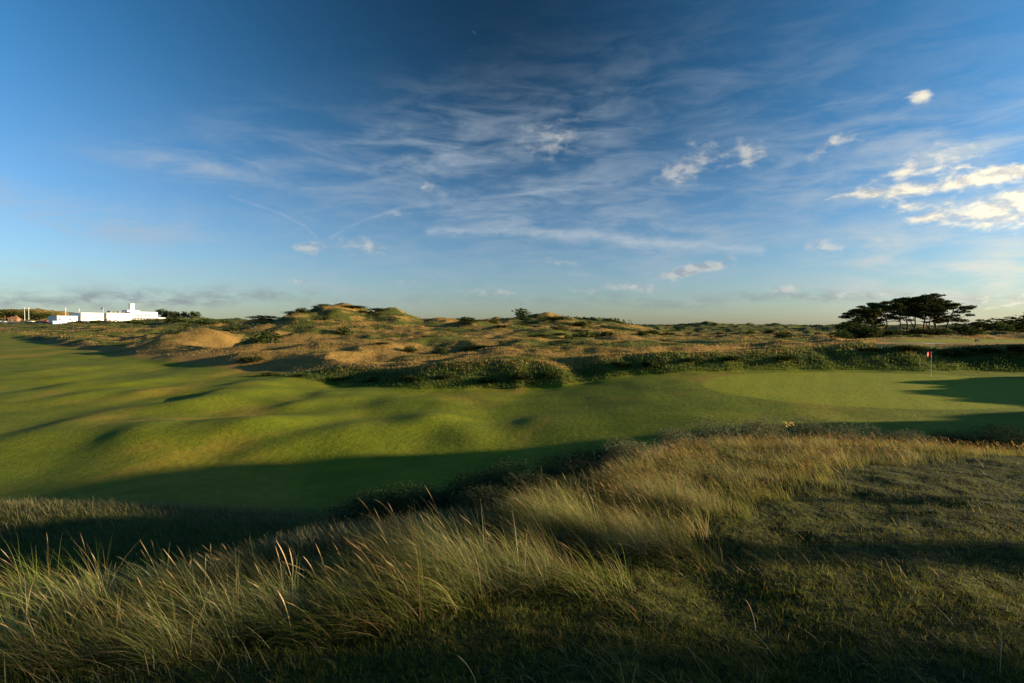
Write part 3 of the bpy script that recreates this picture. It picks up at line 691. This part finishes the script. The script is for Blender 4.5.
# ------------------------------------------------------------------ clubhouse
M_WHITE = simple('white_render', (.80,.77,.68), .8, 0, .03, .6); M_GLASS = simple('dark_glass', (.035,.045,.05), .15); M_ROOF = simple('roof_plant', (.10,.10,.10), .8)
M_TRIM = simple('window_frame', (.7,.68,.6), .6)
CY = 350; cx, ch = PX(108, 326, CY); tv = Vector((.53, .85, 0)).normalized(); ROT = math.atan2(tv.y, tv.x)
cz = 1.35+EYE
club = empty('clubhouse', (cx, CY, cz), ROT); tag(club, 'long white flat roofed clubhouse with a small round tower at the far left', 'clubhouse')
def s_of(px):      # metres along the facade for a photo column
    a = (px-512)/FPX; return (a*CY-cx)/(tv.x-a*tv.y)
def z_of(px, py):
    s = s_of(px); Yv = CY+s*tv.y; return ray(px, py)[1]*Yv+EYE-cz
def block(name, p0, p1, ytop, dep0, dep1, mat=None, z0=-3, par=True):
    a, b = s_of(p0), s_of(p1); zt = z_of((p0+p1)/2, ytop)
    m = MB().box(a, b, dep0, dep1, z0, zt)
    o = m.build(name, mat or M_WHITE, club)
    if par:
        q = MB(); q.box(a-.12, b+.12, dep0-.12, dep0+.2, zt+.004, zt+.3); q.box(a-.12, b+.12, dep1-.2, dep1+.12, zt+.004, zt+.3)
        q.box(a-.12, a+.2, dep0+.2, dep1-.2, zt+.004, zt+.3); q.box(b-.2, b+.12, dep0+.2, dep1-.2, zt+.004, zt+.3); q.build('parapet', M_WHITE, club)
    return a, b, zt
block('low_wing', 57.5, 79.5, 316.5, 0, 12); block('west_block', 80, 104, 313.5, -2, 14)
block('centre_block', 104.3, 129, 313.7, -4, 12); block('east_block', 129.3, 156, 312.5, -2, 12)
block('terrace_block', 156.3, 163, 318.2, -3.5, 9)
def win(p0, p1, y0, y1, dep):
    a, b = s_of(p0), s_of(p1); z1, z0 = z_of(p0, y0), z_of(p0, y1)
    MB().box(a, b, dep-.05, dep+.003, z0, z1)
    w = MB().box(a, b, dep-.06, dep-.004, z0, z1).build('window', M_GLASS, club)
    f = MB()
    f.box(a-.12, a-.003, dep-.14, dep-.004, z0-.12, z1+.12); f.box(b+.003, b+.12, dep-.14, dep-.004, z0-.12, z1+.12)
    f.box(a-.003, b+.003, dep-.14, dep-.004, z1+.003, z1+.12); f.box(a-.003, b+.003, dep-.18, dep-.004, z0-.12, z0-.003)
    f.build('frame', M_TRIM, w)
for p0, p1 in ((135.4,138),(139,141.6),(143,145.6),(146.8,149.4),(151,152.6),(153.8,155.2)): win(p0, p1, 314.6, 317, -2)
for i in range(9): win(129.9+2.95*i, 132.2+2.95*i, 318.3, 320.6, -2)
for p0 in (58.6, 69): win(p0, p0+2.6, 318.6, 320.2, 0)
win(95, 97, 317, 318.6, -2); win(84, 86, 317, 318.6, -2); win(100, 101.6, 317, 319.2, -2); win(108, 109.6, 317.4, 319, -4); win(113.5, 116, 317.4, 319, -4); win(121, 123, 317.4, 319, -4)
a, b = s_of(129), s_of(156); MB().box(a, b, -4.2, -2.004, z_of(140, 318.0), z_of(140, 317.4)).build('balcony', M_WHITE, club)
sc = (s_of(133)+s_of(138))/2
MB().box(s_of(128.5), s_of(141), 1, 8, z_of(135, 312.2), z_of(135, 310.2)).build('tower_base', M_WHITE, club)
n = 20; zb, zt = z_of(135, 310.2)+.01, z_of(135, 304); R = abs(s_of(138.2)-s_of(132.8))/2*1.0
MB().tube([(sc,4.5,zb),(sc,4.5,zt)], [R,R], 24).build('tower', M_WHITE, club)
MB().tube([(sc,4.5,zt+.01),(sc,4.5,zt+.25),(sc,4.5,zt+.4)], [R*1.15,R*1.15,R*.5], 24).build('tower_cap', M_WHITE, club)
for i, (p0, p1, yt) in enumerate(((112,115,310.9),(116,119,311.4),(120,124,311.2),(125,127.5,311.6))):
    block('roof_plant', p0, p1, yt, 2, 6, M_ROOF, z_of(p0, 313.7)+.02, False)
s0 = s_of(57); MB().box(s0-2, s0+2, -.08, -.004, -2, z_of(57, 320.8)).build('garage_door', simple('blue_door', (.12,.2,.35), .5), club)
# roof flagpole
s0 = s_of(104.6); pw = club.matrix_world if False else None
base = Vector((cx, CY, cz))+tv*s0+Vector((-tv.y, tv.x, 0))*1.0
fp = empty('flagpole', (base.x, base.y, cz+z_of(104.3, 313.7)), ROT); tag(fp, 'white pole with a dark flag on the clubhouse roof', 'flagpole')
MB().tube([(0,0,0),(0,0,4.2)], [.14,.10], 8).build('pole', M_POLE, fp)
m = MB(); m.add([(-.12-1.5*i/6, .12*math.sin(i), 4.0-1.1*j-.05*i) for i in range(7) for j in range(2)], [(2*i, 2*i+2, 2*i+3, 2*i+1) for i in range(6)])
o = m.build('flag', simple('dark_flag', (.02,.03,.06), .8), fp); q = o.modifiers.new('t', 'SOLIDIFY'); q.thickness = .03

# lamp posts
M_STEEL = simple('pale_steel', (.55,.56,.55), .45)
for px, yt, hh_, lab in ((24.5,308.5,7.5,'left one of two close lamp posts before the far left wood'),(28.6,308.6,7.5,'right one of two close lamp posts before the far left wood'),
                    (65.5,308.8,8,'lamp post rising behind the low wing of the clubhouse'),(79,309.6,7.5,'lamp post at the step between low wing and main block')):
    Y = 352 if px < 50 else 378; x, ht = PX(px, yt, Y); z0 = gz(x, Y); H_ = ht+EYE-z0
    e = empty('lamp_post', (x, Y, z0)); tag(e, lab, 'lamp post', 'lamp posts by the car park')
    MB().tube([(0,0,-.2),(0,0,1),(0,0,H_-.2)], [.16,.12,.09], 8).build('pole', M_STEEL, e)
    MB().tube([(0,0,H_-.2),(0,0,H_-.05),(0,0,H_+.25),(0,0,H_+.5)], [.15,.45,.45,.12], 12).build('lamp_head', M_STEEL, e)

# green screen by the clubhouse
sx_, sh_ = PX(160, 327, 305); zz = sh_+EYE-.2
e = empty('screen_fence', (sx_, 305, zz)); tag(e, 'dark green screen fence with pale posts right of the clubhouse', 'fence')
hh_ = PX(160, 323, 305)[1]+EYE-zz
for i in range(3): MB().box(-4.2+2.8*i+.1, -1.4+2.8*i-.1, -.03, .03, -.6, hh_).build('panel', simple('green_net', (.012,.06,.045), .8), e)
for i in range(4): MB().tube([(-4.2+2.8*i,0,-1),(-4.2+2.8*i,0,hh_+.15)], [.09,.09], 8).build('post', simple('pale_post', (.3,.45,.4), .6), e)

# cars
def car_protos():
    body = MB().prism([(-2.1,.35),(-2.15,.75),(-1.95,.9),(-1.35,.95),(1.05,.95),(1.95,.82),(2.15,.7),(2.15,.35)], -.86, .86)
    cab = MB().prism([(-1.7,.955),(-1.2,1.42),(.35,1.45),(1.1,.955)], -.74, .74)
    wh = MB().tube([(0,-.1,0),(0,.1,0)], [.32,.32], 14)
    return body, cab, wh
bd, cb_, wh = car_protos()
PAINT = {}
def paint(nm, c):
    if nm not in PAINT: PAINT[nm] = simple('paint_'+nm, c, .3)
    return PAINT[nm]
M_TYRE = simple('tyre', (.02,.02,.02), .8)
mb_ = {}
def car(px, Y, rz, cn, c, lab, dz=0):
    x = ray(px, 322)[0]*Y; e = empty('parked_car', (x, Y, gz(x, Y)+dz), rz); tag(e, lab, 'car', 'cars parked by the clubhouse')
    bd.build('body', paint(cn, c), e); cb_.build('cabin', M_GLASS, e)
    MB().box(-1.1, .3, -.7, .7, 1.452, 1.49).build('roof', paint(cn, c), e)
    for sx in (-1.3, 1.35):
        for sy in (-.8, .8): o = wh.build('wheel', M_TYRE, e); o.location = (sx, sy, .32)
car(11, 330, .1, 'navy', (.03,.05,.12), 'dark blue car at the left end of the car park beside the white car')
car(18.5, 329, .2, 'white', (.75,.74,.7), 'white car parked between the dark blue and the black car')
car(33.5, 331, 0., 'black', (.02,.02,.022), 'black car parked right of the white car at the far left')
car(38, 333, .1, 'charcoal', (.05,.05,.06), 'charcoal car nose to tail with the black car')
car(50, 335, .05, 'slate', (.08,.12,.2), 'slate blue car just left of the clubhouse low wing')
for i, (px, cn, c) in enumerate(((1,'cream',(.6,.55,.42)),(5,'silver',(.5,.5,.5)),(9.4,'cream',(.6,.55,.42)),(21,'white',(.75,.74,.7)),(27.6,'silver',(.5,.5,.5)),(31.5,'cream',(.6,.55,.42)),(43.5,'silver',(.5,.5,.5)),(47.5,'red',(.45,.05,.03)))):
    car(px, 362, math.pi/2+.1, cn, c, f'{ord_(i)} car from the left in the back row of the car park')
# asphalt car park: a sheet laid on the ground
def sheet(name, px0, px1, Y0, Y1, mat, nx=60, ny=14, off=.05):
    A = np.linspace((px0-512)/FPX, (px1-512)/FPX, nx); Yv = np.linspace(Y0, Y1, ny); AA, YY = np.meshgrid(A, Yv); X_ = AA*YY
    V = np.stack([X_, YY, height(X_, YY)+off], -1).reshape(-1, 3); i = np.arange(ny-1)[:, None]*nx+np.arange(nx-1)[None]
    o = link(name, mesh_np(name, V, np.stack([i, i+1, i+nx+1, i+nx], -1).reshape(-1, 4), None, True), mat); tag(o, kind='structure'); return o
sheet('car_park', -40, 52, 326, 366, simple('asphalt', (.06,.065,.07), .85, 0, .2, 1))
# brick houses in the wood
M_BRICK = simple('brick', (.22,.12,.06), .85, 0, .2, 2); M_TILE = simple('roof_tile', (.20,.09,.05), .8)
for px, w_, lab in ((14.5, 5, 'small brick house with orange roof at the foot of the far left wood'),):
    Y = 405; x = ray(px, 318)[0]*Y; z = PX(px, 321, Y)[1]+EYE; e = empty('brick_house', (x, Y, z), .35); tag(e, lab, 'house', None)
    MB().box(-w_/2, w_/2, -3, 3, -3, 1.4).build('wall', M_BRICK, e)
    r_ = MB().add([(-w_/2-.3,-3.4,1.404),(w_/2+.3,-3.4,1.404),(w_/2+.3,3.4,1.404),(-w_/2-.3,3.4,1.404),(-w_/2+.6,0,3.2),(w_/2-.6,0,3.2)], [(0,3,2,1),(0,1,5,4),(1,2,5),(2,3,4,5),(3,0,4)]).build('roof', M_TILE, e)
    MB().box(.6, 1.3, -.4, .4, 2.4, 3.9).build('chimney', M_BRICK, r_)
    for q in (-w_*.28, w_*.28): MB().box(q-.5, q+.5, -3.05, -3.004, -.2, .9).build('window', M_GLASS, e)
# pale sand edge at the raised lawn
sheet('sand_strip', 893, 946, 59.6, 60.7, simple('sand', (.22,.20,.15), .9, 0, .1, 3), 40, 5, .03)

# ------------------------------------------------------------------ sky
w = bpy.data.worlds.new('World'); SC.world = w; w.use_nodes = True; nt = w.node_tree; nt.nodes.clear(); N = NT(nt)
out = N.n('ShaderNodeOutputWorld'); bg = N.n('ShaderNodeBackground')
sky = N.n('ShaderNodeTexSky', sky_type='NISHITA', sun_disc=False, sun_elevation=SUN_EL, sun_rotation=SUN_AZ, air_density=1.0, dust_density=.6, ozone_density=2.0)
tc = N.n('ShaderNodeTexCoord').outputs['Generated']; sp = N.n('ShaderNodeSeparateXYZ'); nt.links.new(tc, sp.inputs[0]); X, Y, Z = sp.outputs
az = N.m('ARCTAN2', X, Y); el = N.m('ARCSINE', Z)
# polarisation: the sky is darkest at right angles to the sun
sd = (math.cos(SUN_EL)*math.sin(SUN_AZ), math.cos(SUN_EL)*math.cos(SUN_AZ), math.sin(SUN_EL))
dt = N.n('ShaderNodeVectorMath', operation='DOT_PRODUCT'); nt.links.new(tc, dt.inputs[0]); dt.inputs[1].default_value = sd
c2 = N.m('POWER', N.m('ABSOLUTE', dt.outputs[1]), 1.6)
pol = N.m('MULTIPLY_ADD', c2, 1.7, .27, clamp=False)
up = N.ss(Z, .02, .5)
pol = N.m('ADD', N.m('MULTIPLY', pol, up), N.m('MULTIPLY', N.m('SUBTRACT', 1., up), N.m('MULTIPLY_ADD', c2, .25, .85)))
tint = N.mix(N.ss(Z, .0, .45), (.86, 1.05, 1.42, 1), (.33, .84, 1.20, 1))
col = N.mix(1., sky.outputs[0], tint, 'MULTIPLY')
vm = N.n('ShaderNodeVectorMath', operation='SCALE'); nt.links.new(col, vm.inputs[0]); nt.links.new(pol, vm.inputs['Scale']); col = vm.outputs[0]
# cirrus on a high sheet, cumulus as local banks
zc = N.m('MAXIMUM', Z, .03)
cb3 = N.n('ShaderNodeCombineXYZ'); N.put(cb3.inputs[0], N.m('DIVIDE', X, N.m('ADD', zc, .12))); N.put(cb3.inputs[1], N.m('DIVIDE', Y, N.m('ADD', zc, .12)))
ae = N.n('ShaderNodeCombineXYZ'); N.put(ae.inputs[0], az); N.put(ae.inputs[1], el); AE = ae.outputs[0]
w1 = N.noise(AE, 5, 4, .55); w2 = N.noise(N.mapv(AE, loc=(7, 3, 1)), 5, 4, .55)
fine = N.noise(N.mapv(AE, (1, 2.6, 1)), 26, 8, .62, .4)
wisp = N.noise(N.mapv(AE, (1, 4.2, 1), (0, 0, .12)), 7, 9, .62, .5)
wispb = N.noise(N.mapv(AE, (1, 3.2, 1), (0, 0, -.5)), 9, 9, .62, .3)
puff = N.noise(N.mapv(AE, (1, 1.9, 1)), 34, 7, .58, .3)
aw = N.m('ADD', az, N.m('MULTIPLY', N.m('SUBTRACT', w1, .5), .10)); ew = N.m('ADD', el, N.m('MULTIPLY', N.m('SUBTRACT', w2, .5), .05))
def ang(px, py):
    a, k_ = ray(px, py); return math.atan2(a, 1), math.atan2(k_, math.hypot(a, 1))
def blob(px, py, wx, wy, rot=0, warp=True):
    a0, e0 = ang(px, py); sc_ = math.cos(a0)**2/FPX
    sa, se = wx*sc_*1.0, wy/FPX*math.cos(a0)
    da = N.m('SUBTRACT', aw if warp else az, a0); de = N.m('SUBTRACT', ew if warp else el, e0)
    c, s = math.cos(rot), math.sin(rot)
    p = N.m('ADD', N.m('MULTIPLY', da, c/sa), N.m('MULTIPLY', de, s/sa)); q = N.m('ADD', N.m('MULTIPLY', da, -s/se), N.m('MULTIPLY', de, c/se))
    return N.m('EXPONENT', N.m('MULTIPLY', N.m('ADD', N.m('MULTIPLY', p, p), N.m('MULTIPLY', q, q)), -1.))
def total(lst, f):
    r = None
    for b in lst:
        v = N.m('MULTIPLY', f(*b[:-1]), b[-1]); r = v if r is None else N.m('ADD', r, v)
    return r
# soft cirrus veils: px, py, half widths, tilt, weight
veil = total([(330,165,150,45,.1,.55),(190,165,70,12,0,1.1),(440,150,80,40,.2,.55),(60,214,150,20,-.05,1.3),(560,225,170,60,0,.45),(640,238,170,14,-.12,.9),(560,140,60,40,.2,.5),
              (700,110,200,70,0,.30),(120,290,240,18,0,.55),(330,285,260,30,0,.4),(820,170,160,50,.1,.5),(800,270,260,30,0,.5),(980,240,160,70,0,.95),(960,290,160,26,0,.9),(1000,130,100,30,0,.4),(620,200,170,26,0,.4),(300,240,150,30,0,.25)], blob)
cir = N.m('MULTIPLY', veil, N.m('ADD', N.ss(wisp, .36, .72), N.m('MULTIPLY', N.ss(wispb, .45, .75), .45)))
cir = N.m('MULTIPLY', cir, .75, clamp=True)
# small puffs
pf = total([(552,140,34,24,.2,.62),(704,152,30,16,0,.62),(670,176,34,13,0,.78),(752,151,21,14,.2,.95),(918,102,17,7,.1,.95),(834,144,20,7,.5,.8),(816,246,24,10,0,.8),(682,271,38,7,0,.8),(312,248,26,8,0,.75),
            (372,248,32,11,-.05,.8),(428,187,12,12,0,.6),(602,289,44,6,0,.6),(490,292,46,6,0,.6),(308,284,28,4,0,.6),(780,294,24,5,0,.7),(640,284,26,5,0,.6),(560,262,30,5,0,.55),(700,268,26,5,0,.6),(416,281,30,4,0,.5),(20,262,48,4,-.06,.5),(940,155,60,14,.1,.7),(726,258,8,7,0,.6),(398,213,16,8,0,.45)], blob)
pu = N.ss(N.m('ADD', pf, N.m('MULTIPLY', N.m('SUBTRACT', puff, .5), 1.5)), .30, 1.15)
# the big bank at right
bk_ = total([(990,212,60,13,-.03,.95),(945,182,80,8,.05,.8),(1030,190,50,12,0,.8),(868,196,44,6,.0,.8),(915,203,50,7,.0,.65),(1005,170,60,7,0,.75),(1070,205,50,26,0,.9),(930,215,40,6,0,.6),(900,176,40,7,.1,.6),(960,160,50,7,.1,.6),(1040,160,60,8,0,.7),(880,296,60,7,.04,.55),(1010,298,60,9,0,.7),(880,235,30,8,0,.45)], blob)
bkd = N.ss(N.m('ADD', bk_, N.m('MULTIPLY', N.m('SUBTRACT', puff, .5), 2.0)), .38, 1.2)
# low grey bars
lb = total([(180,297,170,9,0,.75),(60,300,150,7,0,.6),(860,297,70,5,.05,.7),(1000,297,70,6,0,.8),(760,300,150,6,0,.35),(560,300,220,8,0,.35)], blob)
lbd = N.m('MULTIPLY', lb, N.ss(fine, .34, .66), clamp=True)
# lit or shaded side of a cloud follows its relief
rel = N.noise(N.mapv(AE, (1, 1.9, 1), loc=(-.012, -.012, 0)), 34, 7, .58, .3)
lit = N.ss(N.m('SUBTRACT', puff, rel), -.16, .12)
near_sun = N.ss(az, .35, .8)
warm = N.mix(near_sun, (3.9, 3.9, 3.7, 1), (9.5, 8.2, 5.6, 1))
shade = N.mix(near_sun, (2.2, 2.45, 2.8, 1), (5.2, 5.0, 4.4, 1))
ccol = N.mix(lit, shade, warm)
col = N.mix(N.m('MULTIPLY', cir, .75), col, N.mix(near_sun, (2.7, 3.2, 3.7, 1), (5.6, 5.5, 4.6, 1)))
col = N.mix(N.m('MULTIPLY', lbd, .75), col, N.mix(near_sun, (1.5, 1.7, 1.95, 1), (3.4, 3.3, 3.1, 1)))
col = N.mix(N.m('MULTIPLY', pu, .78), col, ccol)
col = N.mix(N.m('MULTIPLY', bkd, .9), col, ccol)
# vapour trails
def trail(pts, wd, st):
    """soft line through directions"""
    r = None
    for (x0, y0), (x1, y1) in zip(pts[:-1], pts[1:]):
        a0, e0 = ang(x0, y0); a1, e1 = ang(x1, y1); L2 = (a1-a0)**2+(e1-e0)**2
        da = N.m('SUBTRACT', az, a0); de = N.m('SUBTRACT', el, e0)
        t = N.m('ADD', N.m('MULTIPLY', da, (a1-a0)/L2), N.m('MULTIPLY', de, (e1-e0)/L2), clamp=True)
        qx = N.m('SUBTRACT', da, N.m('MULTIPLY', t, a1-a0)); qy = N.m('SUBTRACT', de, N.m('MULTIPLY', t, e1-e0))
        d2 = N.m('ADD', N.m('MULTIPLY', qx, qx), N.m('MULTIPLY', qy, qy)); v = N.m('EXPONENT', N.m('MULTIPLY', d2, -1/(wd*wd)))
        r = v if r is None else N.m('MAXIMUM', r, v)
    return N.m('MULTIPLY', r, N.m('MULTIPLY', N.ss(fine, .25, .65), st))
tr_ = N.m('ADD', trail([(330,238),(345,229),(362,221),(400,208),(450,201),(540,192),(610,185)], .003, .15), N.m('ADD', trail([(230,196),(280,213),(305,226),(316,237)], .0024, .13), trail([(430,231),(520,231),(600,237),(650,243),(700,246),(760,250)], .008, .36)))
col = N.mix(tr_, col, (4.2, 4.4, 4.4, 1))
nt.links.new(col, bg.inputs[0]); bg.inputs[1].default_value = .051; nt.links.new(bg.outputs[0], out.inputs[0])
w.cycles.sampling_method = 'MANUAL'; w.cycles.sample_map_resolution = 512

# ------------------------------------------------------------------ sun, camera, view
l = bpy.data.lights.new('sun', 'SUN'); l.energy = 5.; l.angle = math.radians(.6); l.color = (1., .80, .52)
so = bpy.data.objects.new('sun', l); COL.objects.link(so); so.rotation_euler = Vector(sd).to_track_quat('Z', 'Y').to_euler()
c = bpy.data.cameras.new('camera'); c.lens = 20; c.sensor_width = 36; c.clip_start = .05; c.clip_end = 9000
co = bpy.data.objects.new('camera', c); COL.objects.link(co); co.location = (0, 0, EYE); co.rotation_euler = (math.pi/2+PITCH, 0, 0); SC.camera = co
SC.view_settings.view_transform = 'Standard'; SC.view_settings.look = 'None'; SC.view_settings.exposure = 1.62; SC.view_settings.gamma = 1
SC.cycles.max_bounces = 6; SC.cycles.transparent_max_bounces = 4; SC.cycles.use_denoising = True
